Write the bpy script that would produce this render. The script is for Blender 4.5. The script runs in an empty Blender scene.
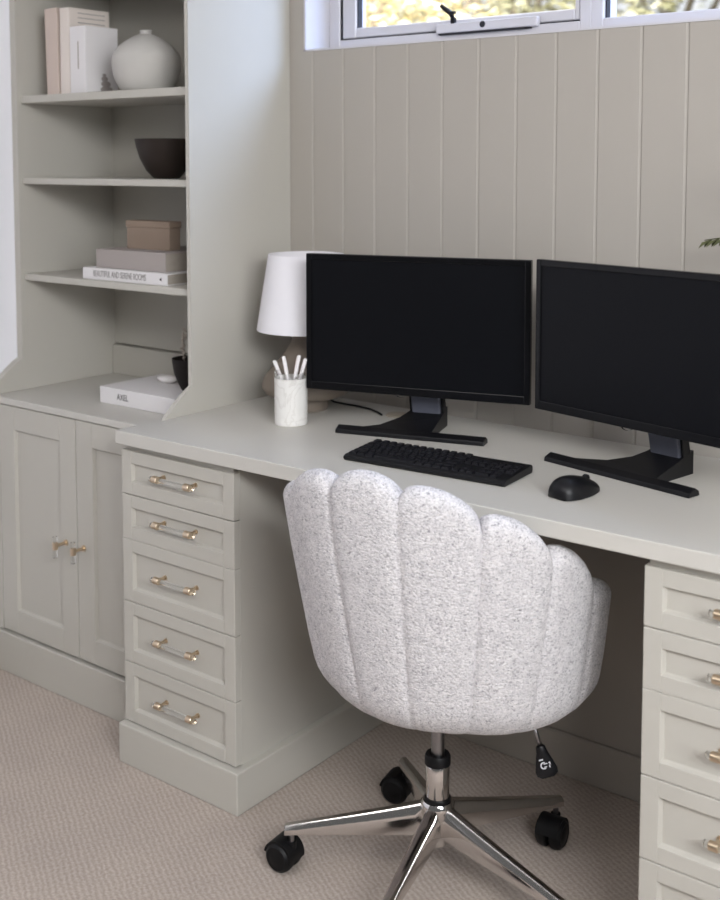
import bpy, bmesh, math, random
from mathutils import Vector, Matrix, noise
PI = math.pi
random.seed(7)
SC = bpy.context.scene
COL = SC.collection

# ------------------------------------------------------------------ materials
def srgb(r, g, b):
    f = lambda c: (c/255/12.92) if c/255 <= .04045 else ((c/255+.055)/1.055)**2.4
    return (f(r), f(g), f(b), 1)

def mat(name, col, rough=.5, metal=0., spec=.5, var=0., vscale=6., bump=0., bscale=60., trans=0., ior=1.45, coat=0.):
    m = bpy.data.materials.new(name); m.use_nodes = True
    nt = m.node_tree; N = nt.nodes; L = nt.links
    b = N['Principled BSDF']
    b.inputs['Roughness'].default_value = rough
    b.inputs['Metallic'].default_value = metal
    b.inputs['Specular IOR Level'].default_value = spec
    b.inputs['Transmission Weight'].default_value = trans
    b.inputs['IOR'].default_value = ior
    b.inputs['Coat Weight'].default_value = coat
    b.inputs['Base Color'].default_value = col
    tc = N.new('ShaderNodeTexCoord')
    nz = N.new('ShaderNodeTexNoise'); nz.inputs['Scale'].default_value = vscale; nz.inputs['Detail'].default_value = 4
    L.new(tc.outputs['Object'], nz.inputs['Vector'])
    mx = N.new('ShaderNodeMix'); mx.data_type = 'RGBA'
    mx.inputs[6].default_value = tuple(c*(1-var) for c in col[:3])+(1,)
    mx.inputs[7].default_value = tuple(min(1, c*(1+var)) for c in col[:3])+(1,)
    L.new(nz.outputs['Fac'], mx.inputs[0]); L.new(mx.outputs[2], b.inputs['Base Color'])
    if bump > 0:
        n2 = N.new('ShaderNodeTexNoise'); n2.inputs['Scale'].default_value = bscale; n2.inputs['Detail'].default_value = 3
        L.new(tc.outputs['Object'], n2.inputs['Vector'])
        bp = N.new('ShaderNodeBump'); bp.inputs['Strength'].default_value = bump; bp.inputs['Distance'].default_value = .002
        L.new(n2.outputs['Fac'], bp.inputs['Height']); L.new(bp.outputs['Normal'], b.inputs['Normal'])
    return m

def ramp(N, stops):
    r = N.new('ShaderNodeValToRGB'); e = r.color_ramp.elements
    while len(e) < len(stops): e.new(.5)
    for i, (p, c) in enumerate(stops):
        e[i].position = p; e[i].color = c
    return r

def boucle_material():
    m = bpy.data.materials.new('boucle_fabric'); m.use_nodes = True
    nt = m.node_tree; N = nt.nodes; L = nt.links; b = N['Principled BSDF']
    b.inputs['Roughness'].default_value = .95; b.inputs['Specular IOR Level'].default_value = .1
    b.inputs['Sheen Weight'].default_value = .15
    tc = N.new('ShaderNodeTexCoord')
    v1 = N.new('ShaderNodeTexVoronoi'); v1.inputs['Scale'].default_value = 190; v1.inputs['Randomness'].default_value = 1
    n1 = N.new('ShaderNodeTexNoise'); n1.inputs['Scale'].default_value = 200; n1.inputs['Detail'].default_value = 3; n1.inputs['Distortion'].default_value = 1.2
    n2 = N.new('ShaderNodeTexNoise'); n2.inputs['Scale'].default_value = 60; n2.inputs['Detail'].default_value = 2
    mp = N.new('ShaderNodeMapping'); mp.inputs['Scale'].default_value = (1, 1, 1.6)
    L.new(tc.outputs['Object'], mp.inputs['Vector'])
    for n in (v1, n1): L.new(mp.outputs['Vector'], n.inputs['Vector'])
    L.new(tc.outputs['Object'], n2.inputs['Vector'])
    r = ramp(N, [(.31, srgb(150, 148, 153)), (.42, srgb(206, 203, 205)), (.56, srgb(232, 229, 230))])
    L.new(n1.outputs['Fac'], r.inputs['Fac'])
    r2 = ramp(N, [(.3, (.86, .86, .87, 1)), (.7, (1, 1, 1, 1))]); L.new(n2.outputs['Fac'], r2.inputs['Fac'])
    mx = N.new('ShaderNodeMix'); mx.data_type = 'RGBA'; mx.blend_type = 'MULTIPLY'; mx.inputs[0].default_value = 1
    L.new(r.outputs['Color'], mx.inputs[6]); L.new(r2.outputs['Color'], mx.inputs[7]); L.new(mx.outputs[2], b.inputs['Base Color'])
    ad = N.new('ShaderNodeMath'); ad.operation = 'SUBTRACT'
    L.new(n1.outputs['Fac'], ad.inputs[0]); L.new(v1.outputs['Distance'], ad.inputs[1])
    bp = N.new('ShaderNodeBump'); bp.inputs['Strength'].default_value = .55; bp.inputs['Distance'].default_value = .004
    L.new(ad.outputs[0], bp.inputs['Height']); L.new(bp.outputs['Normal'], b.inputs['Normal'])
    return m

def carpet_material():
    m = bpy.data.materials.new('loop_pile_carpet'); m.use_nodes = True
    nt = m.node_tree; N = nt.nodes; L = nt.links; b = N['Principled BSDF']
    b.inputs['Roughness'].default_value = .97; b.inputs['Specular IOR Level'].default_value = .05
    tc = N.new('ShaderNodeTexCoord')
    nd = N.new('ShaderNodeTexNoise'); nd.inputs['Scale'].default_value = 45; nd.inputs['Detail'].default_value = 2
    L.new(tc.outputs['Object'], nd.inputs['Vector'])
    sub = N.new('ShaderNodeVectorMath'); sub.operation = 'SCALE'; sub.inputs['Scale'].default_value = .012
    L.new(nd.outputs['Color'], sub.inputs[0])
    add = N.new('ShaderNodeVectorMath'); add.operation = 'ADD'
    L.new(tc.outputs['Object'], add.inputs[0]); L.new(sub.outputs[0], add.inputs[1])
    rot = N.new('ShaderNodeMapping'); rot.inputs['Rotation'].default_value = (0, 0, math.radians(-61))
    L.new(add.outputs[0], rot.inputs['Vector'])
    sx = N.new('ShaderNodeSeparateXYZ'); L.new(rot.outputs['Vector'], sx.inputs[0])
    outs = []
    for ax, k in ((0, 2*PI/.0112), (1, 2*PI/.017)):
        mu = N.new('ShaderNodeMath'); mu.operation = 'MULTIPLY'; mu.inputs[1].default_value = k
        L.new(sx.outputs[ax], mu.inputs[0])
        si = N.new('ShaderNodeMath'); si.operation = 'SINE'; L.new(mu.outputs[0], si.inputs[0]); outs.append(si)
    w = N.new('ShaderNodeMath'); w.operation = 'MULTIPLY'; w.inputs[1].default_value = .3; L.new(outs[1].outputs[0], w.inputs[0])
    s = N.new('ShaderNodeMath'); s.operation = 'ADD'; L.new(outs[0].outputs[0], s.inputs[0]); L.new(w.outputs[0], s.inputs[1])
    mr = N.new('ShaderNodeMapRange'); mr.inputs[1].default_value = -1.55; mr.inputs[2].default_value = 1.55
    L.new(s.outputs[0], mr.inputs[0])
    n3 = N.new('ShaderNodeTexNoise'); n3.inputs['Scale'].default_value = 190; n3.inputs['Detail'].default_value = 2
    L.new(tc.outputs['Object'], n3.inputs['Vector'])
    m3 = N.new('ShaderNodeMath'); m3.operation = 'MULTIPLY_ADD'; m3.inputs[1].default_value = .75; L.new(n3.outputs['Fac'], m3.inputs[0])
    sc = N.new('ShaderNodeMath'); sc.operation = 'MULTIPLY'; sc.inputs[1].default_value = .33; L.new(mr.outputs[0], sc.inputs[0])
    L.new(sc.outputs[0], m3.inputs[2])
    r = ramp(N, [(.2, srgb(160, 148, 139)), (.5, srgb(179, 167, 157)), (.8, srgb(197, 186, 176))])
    L.new(m3.outputs[0], r.inputs['Fac'])
    n4 = N.new('ShaderNodeTexNoise'); n4.inputs['Scale'].default_value = 7; n4.inputs['Detail'].default_value = 3
    L.new(tc.outputs['Object'], n4.inputs['Vector'])
    r4 = ramp(N, [(.3, (.93, .93, .94, 1)), (.7, (1, 1, 1, 1))]); L.new(n4.outputs['Fac'], r4.inputs['Fac'])
    mx = N.new('ShaderNodeMix'); mx.data_type = 'RGBA'; mx.blend_type = 'MULTIPLY'; mx.inputs[0].default_value = 1
    L.new(r.outputs['Color'], mx.inputs[6]); L.new(r4.outputs['Color'], mx.inputs[7]); L.new(mx.outputs[2], b.inputs['Base Color'])
    bp = N.new('ShaderNodeBump'); bp.inputs['Strength'].default_value = .5; bp.inputs['Distance'].default_value = .003
    L.new(m3.outputs[0], bp.inputs['Height']); L.new(bp.outputs['Normal'], b.inputs['Normal'])
    return m

def marble_material():
    m = bpy.data.materials.new('white_marble'); m.use_nodes = True
    nt = m.node_tree; N = nt.nodes; L = nt.links; b = N['Principled BSDF']
    b.inputs['Roughness'].default_value = .3
    tc = N.new('ShaderNodeTexCoord')
    n1 = N.new('ShaderNodeTexNoise'); n1.inputs['Scale'].default_value = 16; n1.inputs['Detail'].default_value = 8; n1.inputs['Distortion'].default_value = 1.5
    L.new(tc.outputs['Object'], n1.inputs['Vector'])
    r = ramp(N, [(.3, srgb(232, 230, 226)), (.46, srgb(236, 234, 230)), (.5, srgb(222, 219, 214)), (.56, srgb(236, 234, 230)), (.8, srgb(226, 223, 218))])
    L.new(n1.outputs['Fac'], r.inputs['Fac']); L.new(r.outputs['Color'], b.inputs['Base Color'])
    return m

def pane_material():
    m = bpy.data.materials.new('window_glass'); m.use_nodes = True
    nt = m.node_tree; N = nt.nodes; L = nt.links
    N.remove(N['Principled BSDF'])
    t = N.new('ShaderNodeBsdfTransparent'); g = N.new('ShaderNodeBsdfGlossy'); g.inputs['Roughness'].default_value = .02
    x = N.new('ShaderNodeMixShader'); x.inputs[0].default_value = .05
    L.new(t.outputs[0], x.inputs[1]); L.new(g.outputs[0], x.inputs[2]); L.new(x.outputs[0], N['Material Output'].inputs['Surface'])
    return m

def leaf_material(name, c1, c2, c3):
    m = bpy.data.materials.new(name); m.use_nodes = True
    nt = m.node_tree; N = nt.nodes; L = nt.links; b = N['Principled BSDF']
    b.inputs['Roughness'].default_value = .6
    tc = N.new('ShaderNodeTexCoord')
    n1 = N.new('ShaderNodeTexNoise'); n1.inputs['Scale'].default_value = 5; n1.inputs['Detail'].default_value = 5
    L.new(tc.outputs['Object'], n1.inputs['Vector'])
    r = ramp(N, [(.35, c1), (.5, c2), (.65, c3)]); L.new(n1.outputs['Fac'], r.inputs['Fac']); L.new(r.outputs['Color'], b.inputs['Base Color'])
    return m

M = dict(
    paint=mat('greige_cabinet_paint', srgb(188, 184.5, 176), .5, spec=.35, var=.015, vscale=3, bump=.02, bscale=90),
    paint_shaded=mat('shaded_greige_paint', srgb(160, 153, 144), .6, spec=.3, var=.015, vscale=3),  # same greige paint, darkened to hold the knee-hole shade in its colour
    panel=mat('greige_panelling_paint', srgb(174, 168, 160), .55, spec=.3, var=.02, vscale=2, bump=.02, bscale=90),
    desk=mat('greige_desktop_paint', srgb(197, 194, 187), .42, spec=.4, var=.012, vscale=4),
    white=mat('white_wall_paint', srgb(240, 240, 246), .6, spec=.3, var=.01),
    frame=mat('white_window_frame', srgb(204, 202, 207), .35, spec=.5, var=.01),
    rubber=mat('dark_gasket', srgb(38, 38, 44), .7),
    carpet=carpet_material(), boucle=boucle_material(), marble=marble_material(), pane=pane_material(),
    brass=mat('brushed_brass', srgb(208, 189, 164), .3, metal=1., var=.05, vscale=40),
    acrylic=mat('clear_acrylic', (.96, .97, .97, 1), .05, trans=1., ior=1.3, spec=.5),
    black=mat('black_plastic', srgb(16, 16, 19), .4, spec=.35, var=.05, vscale=30),
    bezel=mat('glossy_black_bezel', srgb(11, 11, 14), .25, spec=.3, var=.03),
    screen=mat('switched_off_screen', srgb(12, 13, 17), .38, spec=.17, var=.03),
    satin=mat('blue_grey_satin_plastic', srgb(92, 94, 105), .35, spec=.5, var=.03),
    key=mat('black_keycap', srgb(19, 19, 24), .45, spec=.4, var=.04, vscale=50),
    rubberw=mat('black_caster_plastic', srgb(13, 13, 15), .5, spec=.3, var=.05),
    chrome=mat('polished_chrome', srgb(215, 212, 210), .12, metal=1., var=.02),
    steel=mat('satin_steel', srgb(150, 148, 150), .3, metal=1., var=.03),
    shade=mat('white_linen_shade', srgb(236, 234, 238), .9, spec=.1, var=.015, vscale=60, bump=.15, bscale=400),
    taupe=mat('taupe_ceramic', srgb(128, 117, 106), .55, var=.06, vscale=12, bump=.1, bscale=120),
    vase=mat('matte_pale_ceramic', srgb(190, 187, 182), .8, spec=.15, var=.04, vscale=20, bump=.15, bscale=200),
    dark=mat('dark_brown_stoneware', srgb(44, 36, 32), .5, spec=.3, var=.1, vscale=20, bump=.1, bscale=150),
    blackpot=mat('matte_black_stoneware', srgb(34, 30, 28), .55, spec=.25, var=.08),
    tan=mat('tan_box_paper', srgb(148, 131, 117), .75, spec=.15, var=.03, bump=.1, bscale=300),
    peach=mat('peach_book_cloth', srgb(206, 190, 180), .8, spec=.15, var=.03, bump=.1, bscale=400),
    cream=mat('cream_book_cover', srgb(226, 216, 208), .7, spec=.2, var=.02),
    whitebook=mat('white_book_cover', srgb(226, 223, 223), .6, spec=.2, var=.015),
    greybook=mat('grey_book_cloth', srgb(165, 157, 153), .8, spec=.15, var=.03, bump=.1, bscale=400),
    pages=mat('book_pages', srgb(168, 160, 150), .9, spec=.1, var=.08, vscale=80),  # page tone darkened to include the shade on the lying books
    ink=mat('grey_printed_ink', srgb(138, 134, 131), .8, spec=.1),
    darkink=mat('dark_printed_ink', srgb(58, 54, 54), .8, spec=.1),
    stone=mat('white_stone', srgb(236, 232, 230), .6, var=.04),
    pen=mat('white_pen_plastic', srgb(240, 236, 236), .35, var=.01),
    penpink=mat('pale_pink_pen_clip', srgb(222, 200, 196), .4, var=.02),
    bead=mat('pale_grey_beads', srgb(176, 166, 156), .6, var=.1, vscale=60),
    cable=mat('black_cable', srgb(18, 18, 20), .5),
    grommet=mat('beige_plastic', srgb(176, 166, 150), .5, var=.02),
    fern=leaf_material('fern_green', srgb(50, 54, 26), srgb(74, 77, 42), srgb(104, 106, 66)),
    leaf_y=leaf_material('pale_yellow_foliage', srgb(205, 190, 150), srgb(232, 220, 184), srgb(176, 166, 118)),
    leaf_g=leaf_material('olive_foliage', srgb(150, 146, 110), srgb(190, 188, 154), srgb(214, 208, 180)),
    leaf_p=leaf_material('pale_grey_green_foliage', srgb(196, 200, 200), srgb(228, 230, 230), srgb(176, 186, 190)),
    bark=mat('grey_bark', srgb(140, 128, 112), .9, var=.2, vscale=12),
    grass=mat('garden_grass', srgb(130, 138, 92), .9, var=.2, vscale=8),
    logo=mat('white_printed_mark', srgb(205, 205, 210), .6),
)

# ------------------------------------------------------------------ mesh helpers
def add_box(bm, x0, x1, y0, y1, z0, z1, bev=0., seg=1, mi=0, mtx=None):
    t = bmesh.new()
    bmesh.ops.create_cube(t, size=1)
    for v in t.verts:
        v.co = Vector(((x0+x1)/2+v.co.x*(x1-x0), (y0+y1)/2+v.co.y*(y1-y0), (z0+z1)/2+v.co.z*(z1-z0)))
    if bev > 0:
        bmesh.ops.bevel(t, geom=list(t.edges), offset=bev, segments=seg, profile=.5, affect='EDGES')
    merge(bm, t, mi, mtx)

def merge(bm, t, mi=0, mtx=None):
    if mtx is not None: bmesh.ops.transform(t, matrix=mtx, verts=t.verts)
    bmesh.ops.recalc_face_normals(t, faces=t.faces)
    vm = {v: bm.verts.new(v.co) for v in t.verts}
    for f in t.faces:
        nf = bm.faces.new([vm[v] for v in f.verts]); nf.material_index = mi; nf.smooth = f.smooth
    t.free()

def add_lathe(bm, prof, n=40, mi=0, mtx=None, cap0=True, cap1=True, smooth=True):
    """prof: list of (r, z) revolved round Z; r=0 allowed at the ends."""
    t = bmesh.new(); rings = []
    for r, z in prof:
        if r < 1e-6: rings.append([t.verts.new((0, 0, z))])
        else: rings.append([t.verts.new((r*math.cos(2*PI*k/n), r*math.sin(2*PI*k/n), z)) for k in range(n)])
    for a, b in zip(rings, rings[1:]):
        for k in range(n):
            k2 = (k+1) % n
            if len(a) == 1 and len(b) == 1: continue
            if len(a) == 1: f = t.faces.new((a[0], b[k2], b[k]))
            elif len(b) == 1: f = t.faces.new((a[k], a[k2], b[0]))
            else: f = t.faces.new((a[k], a[k2], b[k2], b[k]))
            f.smooth = smooth
    if cap0 and len(rings[0]) > 1: t.faces.new(list(reversed(rings[0])))
    if cap1 and len(rings[-1]) > 1: t.faces.new(rings[-1])
    merge(bm, t, mi, mtx)

def along(a, b):
    """matrix taking local Z onto a->b with the origin at a"""
    a = Vector(a); d = Vector(b)-a
    return Matrix.Translation(a) @ d.to_track_quat('Z', 'Y').to_matrix().to_4x4(), d.length

def add_rod(bm, a, b, r0, r1=None, n=20, mi=0, bev=0.):
    mtx, l = along(a, b); r1 = r0 if r1 is None else r1
    if bev > 0: prof = [(r0-bev, 0), (r0, bev), (r1, l-bev), (r1-bev, l)]
    else: prof = [(r0, 0), (r1, l)]
    add_lathe(bm, prof, n, mi, mtx)

def add_tube(bm, pts, r, n=10, mi=0):
    pts = [Vector(p) for p in pts]; t = bmesh.new(); rings = []
    rs = r if isinstance(r, (list, tuple)) else [r]*len(pts)
    for i, p in enumerate(pts):
        d = (pts[min(i+1, len(pts)-1)]-pts[max(i-1, 0)]).normalized()
        q = d.to_track_quat('Z', 'Y')
        rings.append([t.verts.new(p+q @ Vector((rs[i]*math.cos(2*PI*k/n), rs[i]*math.sin(2*PI*k/n), 0))) for k in range(n)])
    for a, b in zip(rings, rings[1:]):
        for k in range(n):
            f = t.faces.new((a[k], a[(k+1) % n], b[(k+1) % n], b[k])); f.smooth = True
    t.faces.new(list(reversed(rings[0]))); t.faces.new(rings[-1])
    merge(bm, t, mi)

def add_prism(bm, poly, axis, a, b, mi=0, bev=0., mtx=None):
    """extrude a 2-D polygon; axis 'x': poly is (y,z); 'y': (x,z); 'z': (x,y)"""
    t = bmesh.new()
    f3 = {'x': lambda p, h: (h, p[0], p[1]), 'y': lambda p, h: (p[0], h, p[1]), 'z': lambda p, h: (p[0], p[1], h)}[axis]
    va = [t.verts.new(f3(p, a)) for p in poly]; vb = [t.verts.new(f3(p, b)) for p in poly]
    n = len(poly)
    t.faces.new(va); t.faces.new(list(reversed(vb)))
    for k in range(n): t.faces.new((va[k], vb[k], vb[(k+1) % n], va[(k+1) % n]))
    bmesh.ops.recalc_face_normals(t, faces=t.faces)
    if bev > 0: bmesh.ops.bevel(t, geom=list(t.edges), offset=bev, segments=2, profile=.5, affect='EDGES')
    merge(bm, t, mi, mtx)

def obj(name, bm, mats, parent=None, loc=None, smooth_angle=None):
    me = bpy.data.meshes.new(name); bm.normal_update(); bm.to_mesh(me); bm.free()
    for m in (mats if isinstance(mats, (list, tuple)) else [mats]): me.materials.append(m)
    o = bpy.data.objects.new(name, me); COL.objects.link(o)
    if loc is not None: o.location = loc
    if parent is not None: o.parent = parent
    if smooth_angle:
        for p in me.polygons: p.use_smooth = True
        me.set_sharp_from_angle(angle=math.radians(smooth_angle))
    return o

def empty(name, loc=(0, 0, 0), rz=0.):
    o = bpy.data.objects.new(name, None); COL.objects.link(o)
    o.location = loc; o.rotation_euler = (0, 0, rz); o.empty_display_size = .05
    return o

def tag(o, label, cat, group=None):
    o['label'] = label; o['category'] = cat
    if group: o['group'] = group
    return o

def structure(o, label=None, cat=None):
    o['kind'] = 'structure'
    if label: o['label'] = label
    if cat: o['category'] = cat
    return o

def box_obj(name, dims, m, parent=None, bev=.0015, seg=1):
    bm = bmesh.new(); add_box(bm, *dims, bev, seg); return obj(name, bm, m, parent)

def text_mesh(txt, size, mtx, depth=.0004):
    cu = bpy.data.curves.new('lettering', 'FONT'); cu.body = txt; cu.size = size; cu.align_x = 'CENTER'; cu.align_y = 'CENTER'; cu.extrude = depth
    to = bpy.data.objects.new('lettering', cu); COL.objects.link(to)
    dg = bpy.context.evaluated_depsgraph_get(); dg.update()
    me = bpy.data.meshes.new_from_object(to.evaluated_get(dg))
    bpy.data.objects.remove(to); bpy.data.curves.remove(cu)
    me.transform(mtx); me.name = 'lettering'
    return me

def text_obj(name, txt, size, mtx, m, parent):
    me = text_mesh(txt, size, mtx); me.materials.clear(); me.materials.append(m)
    o = bpy.data.objects.new(name, me); COL.objects.link(o); o.parent = parent
    return o

def ring_copy(src, name=None):
    c = src.copy(); COL.objects.link(c); return c

# ------------------------------------------------------------------ measurements of the room (metres)
YB = 2.235            # face of the panelled back wall
XL = -2.63            # face of the white left wall
XR = 1.9
DESK = .768           # desk top
CNT = .745            # lower counter under the bookcase
YF = -1.2
CEIL = 2.45

# ------------------------------------------------------------------ setting
bm = bmesh.new(); add_box(bm, XL-.1, XR, YF, YB+.12, -.1, 0)
structure(obj('floor', bm, M['carpet']), 'beige loop pile carpet with a fine diagonal weave', 'carpet')
bm = bmesh.new(); add_box(bm, XL-.1, XL, YF, YB+.12, 0, CEIL)
structure(obj('wall_left', bm, M['white']), 'plain white side wall beside the bookcase', 'wall')
bm = bmesh.new(); add_box(bm, XL-.1, XR, YF, YB+.12, CEIL, CEIL+.1)
structure(obj('ceiling', bm, M['white']), 'white ceiling above the study', 'ceiling')

# back wall: vertical board panelling with V grooves, opening for the window
WX0, WX1, WZ0, WZ1 = -1.905, -.42, 1.640, 2.2
bm = bmesh.new()
gx0, gp = -1.877, .0978
def wall_strip(x0, x1, z0, z1):
    """front face with grooves plus a solid backing"""
    xs = [x0]
    k = math.ceil((x0-gx0)/gp - 1e-6)
    prof = [(x0, YB)]
    while gx0+k*gp < x1-.004:
        g = gx0+k*gp
        if g > x0+.004: prof += [(g-.0045, YB), (g+.0022, YB+.0036), (g+.0034, YB)]
        k += 1
    prof += [(x1, YB), (x1, YB+.12), (x0, YB+.12)]
    add_prism(bm, prof, 'z', z0, z1)
wall_strip(XL-.1, WX0, 0, CEIL)
wall_strip(WX0, WX1, 0, WZ0)
wall_strip(WX0, WX1, WZ1, CEIL)
wall_strip(WX1, XR, 0, CEIL)
structure(obj('wall_back', bm, M['panel']), 'greige wall of vertical V-groove panelling behind the desk', 'wall')
# white lining of the window opening
bm = bmesh.new()
add_box(bm, WX0, WX0+.006, YB-.002, YB+.2, WZ0, WZ1)
add_box(bm, WX1-.006, WX1, YB-.002, YB+.2, WZ0, WZ1)
add_box(bm, WX0, WX1, YB-.002, YB+.2, WZ0-.001, WZ0+.004)
add_box(bm, WX0, WX1, YB-.002, YB+.2, WZ1-.006, WZ1)
structure(obj('trim_1', bm, M['frame']), 'white reveal lining the high window opening', 'trim')
# skirting in the knee hole
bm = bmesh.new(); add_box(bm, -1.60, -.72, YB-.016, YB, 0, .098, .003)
structure(obj('baseboard_back', bm, M['paint_shaded']), 'greige skirting board at the back of the desk knee hole', 'skirting')
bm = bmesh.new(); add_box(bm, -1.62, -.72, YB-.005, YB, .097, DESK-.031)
structure(obj('trim_2', bm, M['paint_shaded']), 'plain greige panel at the back of the knee hole', 'panel')
bm = bmesh.new(); add_box(bm, XL, XL+.014, YF, 1.76, 0, .098, .003)
structure(obj('baseboard_left', bm, M['paint']), 'greige skirting board along the white side wall', 'skirting')

# window: opening sash on the left, fixed light on the right
FY = YB+.093
def window(n, x0, x1, sash):
    w = empty('window_%d' % n, ((x0+x1)/2, FY, WZ0))
    structure(w, 'white awning window sash with a winder handle' if sash else 'white fixed window light right of the awning sash', 'window')
    def loc(bmx): bmesh.ops.translate(bmx, verts=bmx.verts, vec=-Vector(w.location)); return bmx
    b = bmesh.new(); z0, z1 = WZ0+.004, WZ1-.006
    fl, fr, fb = (.034, .028, .028) if sash else (.028, .034, .030)
    add_box(b, x0, x0+fl, FY, FY+.07, z0, z1, .002); add_box(b, x1-fr, x1, FY, FY+.07, z0, z1, .002)
    add_box(b, x0+fl, x1-fr, FY, FY+.07, z0, z0+fb, .002); add_box(b, x0+fl, x1-fr, FY, FY+.07, z1-.03, z1, .002)
    obj('window_frame', loc(b), M['frame'], w)
    gx0_, gx1_, gz0, gz1 = x0+fl, x1-fr, z0+fb, z1-.03
    if sash:
        b = bmesh.new()
        add_box(b, gx0_-.002, gx1_+.002, FY+.013, FY+.02, gz0-.001, gz1)
        # leave the hole: thin gasket strips only
        b.free(); b = bmesh.new()
        for (a0, a1, c0, c1) in ((gx0_-.001, gx0_+.004, gz0-.002, gz1), (gx0_, gx1_, gz0-.003, gz0+.003)):
            add_box(b, a0, a1, FY+.004, FY+.02, c0, c1)
        obj('gasket', loc(b), M['rubber'], w)
        b = bmesh.new(); s = .044
        sx0, sx1, sz0, sz1 = gx0_+.004, gx1_-.001, gz0+.003, gz1
        add_box(b, sx0, sx0+s, FY+.006, FY+.05, sz0, sz1, .003); add_box(b, sx1-s+.03, sx1, FY+.006, FY+.05, sz0, sz1, .003)
        add_box(b, sx0+s, sx1-.014, FY+.006, FY+.05, sz0, sz0+.026, .003); add_box(b, sx0+s, sx1-.014, FY+.006, FY+.05, sz1-.03, sz1, .003)
        obj('sash', loc(b), M['frame'], w)
        b = bmesh.new()
        add_box(b, sx0+s-.002, sx0+s+.003, FY+.012, FY+.03, sz0+.026, sz1-.03)
        obj('glazing_seal', loc(b), M['rubber'], w)
        b = bmesh.new(); add_box(b, sx0+s-.004, sx1-.012, FY+.028, FY+.034, sz0+.022, sz1-.028)
        obj('pane', loc(b), M['pane'], w)
        # winder: white cover box, dark lever, screw
        b = bmesh.new(); add_box(b, -1.56, -1.285, FY-.014, FY+.004, 1.667, 1.690, .004, 2)
        wb = obj('winder_cover', loc(b), M['frame'], w)
        b = bmesh.new(); add_box(b, -1.553, -1.305, FY-.012, FY+.004, 1.6635, 1.6672)
        obj('cover_gap', loc(b), M['rubber'], w)
        b = bmesh.new(); add_rod(b, (-1.428, FY-.0152, 1.681), (-1.428, FY-.010, 1.681), .0075, n=16)
        obj('winder_spindle', loc(b), M['rubber'], w)
        b = bmesh.new()
        add_box(b, -1.517, -1.505, FY-.016, FY-.004, 1.688, 1.704, .003, 2)
        add_tube(b, [(-1.511, FY-.012, 1.701), (-1.512, FY-.02, 1.712), (-1.525, FY-.024, 1.722), (-1.536, FY-.026, 1.731)], [.005, .0065, .006, .005], 10)
        add_box(b, -1.514, -1.498, FY-.026, FY-.016, 1.708, 1.716, .002)
        obj('winder_lever', loc(b), M['black'], w)
    else:
        b = bmesh.new(); add_box(b, gx0_, gx0_+.003, FY+.012, FY+.03, gz0, gz1)
        obj('glazing_seal', loc(b), M['rubber'], w)
        b = bmesh.new(); add_box(b, gx0_-.004, gx1_+.004, FY+.028, FY+.034, gz0-.004, gz1+.004)
        obj('pane', loc(b), M['pane'], w)
    return w
window(1, WX0+.006, -1.158, True)
window(2, -1.158, WX1-.006, False)

# outdoors
bm = bmesh.new(); add_box(bm, -30, 30, YB+.4, 45, -.4, -.3)
g = structure(obj('ground', bm, M['grass']), 'grass outside the window', 'ground')
def tree(name, label, x, y, zc, rx, rz, n, lm, ls):
    t = tag(empty(name, (x, y, -.3)), label, 'tree', 'trees outside the window')
    b = bmesh.new()
    add_tube(b, [(0, 0, 0), (.04, 0, (zc)*.4), (-.03, .02, zc*.8), (.02, 0, zc+.3+rz*.5)], [.14, .11, .08, .03], 10)
    for k in range(7):
        a = k*2.4; add_tube(b, [(0, 0, zc*.55+k*.12), (math.cos(a)*rx*.4, math.sin(a)*rx*.4, zc+.1*k), (math.cos(a)*rx*.8, math.sin(a)*rx*.8, zc+.5+.1*k)], [.05, .03, .012], 6)
    obj('trunk', b, M['bark'], t)
    b = bmesh.new(); r = random.Random(name+label)
    for _ in range(n):
        while True:
            p = Vector((r.uniform(-1, 1), r.uniform(-1, 1), r.uniform(-1, 1)))
            if p.length < 1 and noise.noise(p*3.1+Vector((x, y, 0))) > -.12: break
        c = Vector((p.x*rx, p.y*rx, zc+.3+p.z*rz)); s = ls*r.uniform(.6, 1.3)
        q = Matrix.Rotation(r.uniform(0, 6.3), 3, 'Z') @ Matrix.Rotation(r.uniform(-1.2, 1.2), 3, 'X')
        vs = [b.verts.new(c+q @ Vector(v)*s) for v in ((-.5, 0, 0), (0, -.22, .1), (.5, 0, 0), (0, .22, .1))]
        b.faces.new(vs)
    obj('foliage', b, lm, t)
tree('garden_tree', 'pale yellow leafy tree seen through the left window sash', -4.4, 5.6, 1.9, 1.0, 1.0, 9000, M['leaf_y'], .075)
tree('garden_tree', 'olive leafy tree seen above the winder handle', -4.9, 8.4, 2.6, 1.35, 1.2, 6500, M['leaf_g'], .10)
tree('garden_tree', 'pale sparse tree seen through the right window light', -5.2, 12.2, 3.4, 2.0, 1.0, 2600, M['leaf_p'], .11)

# ------------------------------------------------------------------ bookcase
BX0, BX1 = XL+.002, -1.952
PT = .012             # panel thickness
bk = tag(empty('bookcase', ((BX0+BX1)/2, YB, CNT)), 'tall open greige bookcase with flared sides on the low cabinet', 'bookcase')
def bloc(b): bmesh.ops.translate(b, verts=b.verts, vec=-Vector(bk.location)); return b
BF, BT = 1.877, 2.38
def side_poly():
    p = [(YB-.002, CNT), (1.786, CNT), (1.786, .758)]
    n = 10
    for i in range(n+1):                      # concave sweep then a rounded shoulder up to the upright edge
        u = i/n
        p.append((1.786+(BF-1.786)*(u**1.15), .760+.072*(1-(1-u)**1.12)))
    p += [(BF, .845), (BF, BT), (YB-.002, BT)]
    return p
for x0, x1 in ((BX0, BX0+.022), (BX1-PT, BX1)):
    b = bmesh.new(); add_prism(b, side_poly(), 'x', x0, x1); obj('side_panel', bloc(b), M['paint'], bk)
IN0, IN1 = BX0+.022, BX1-PT
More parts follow.
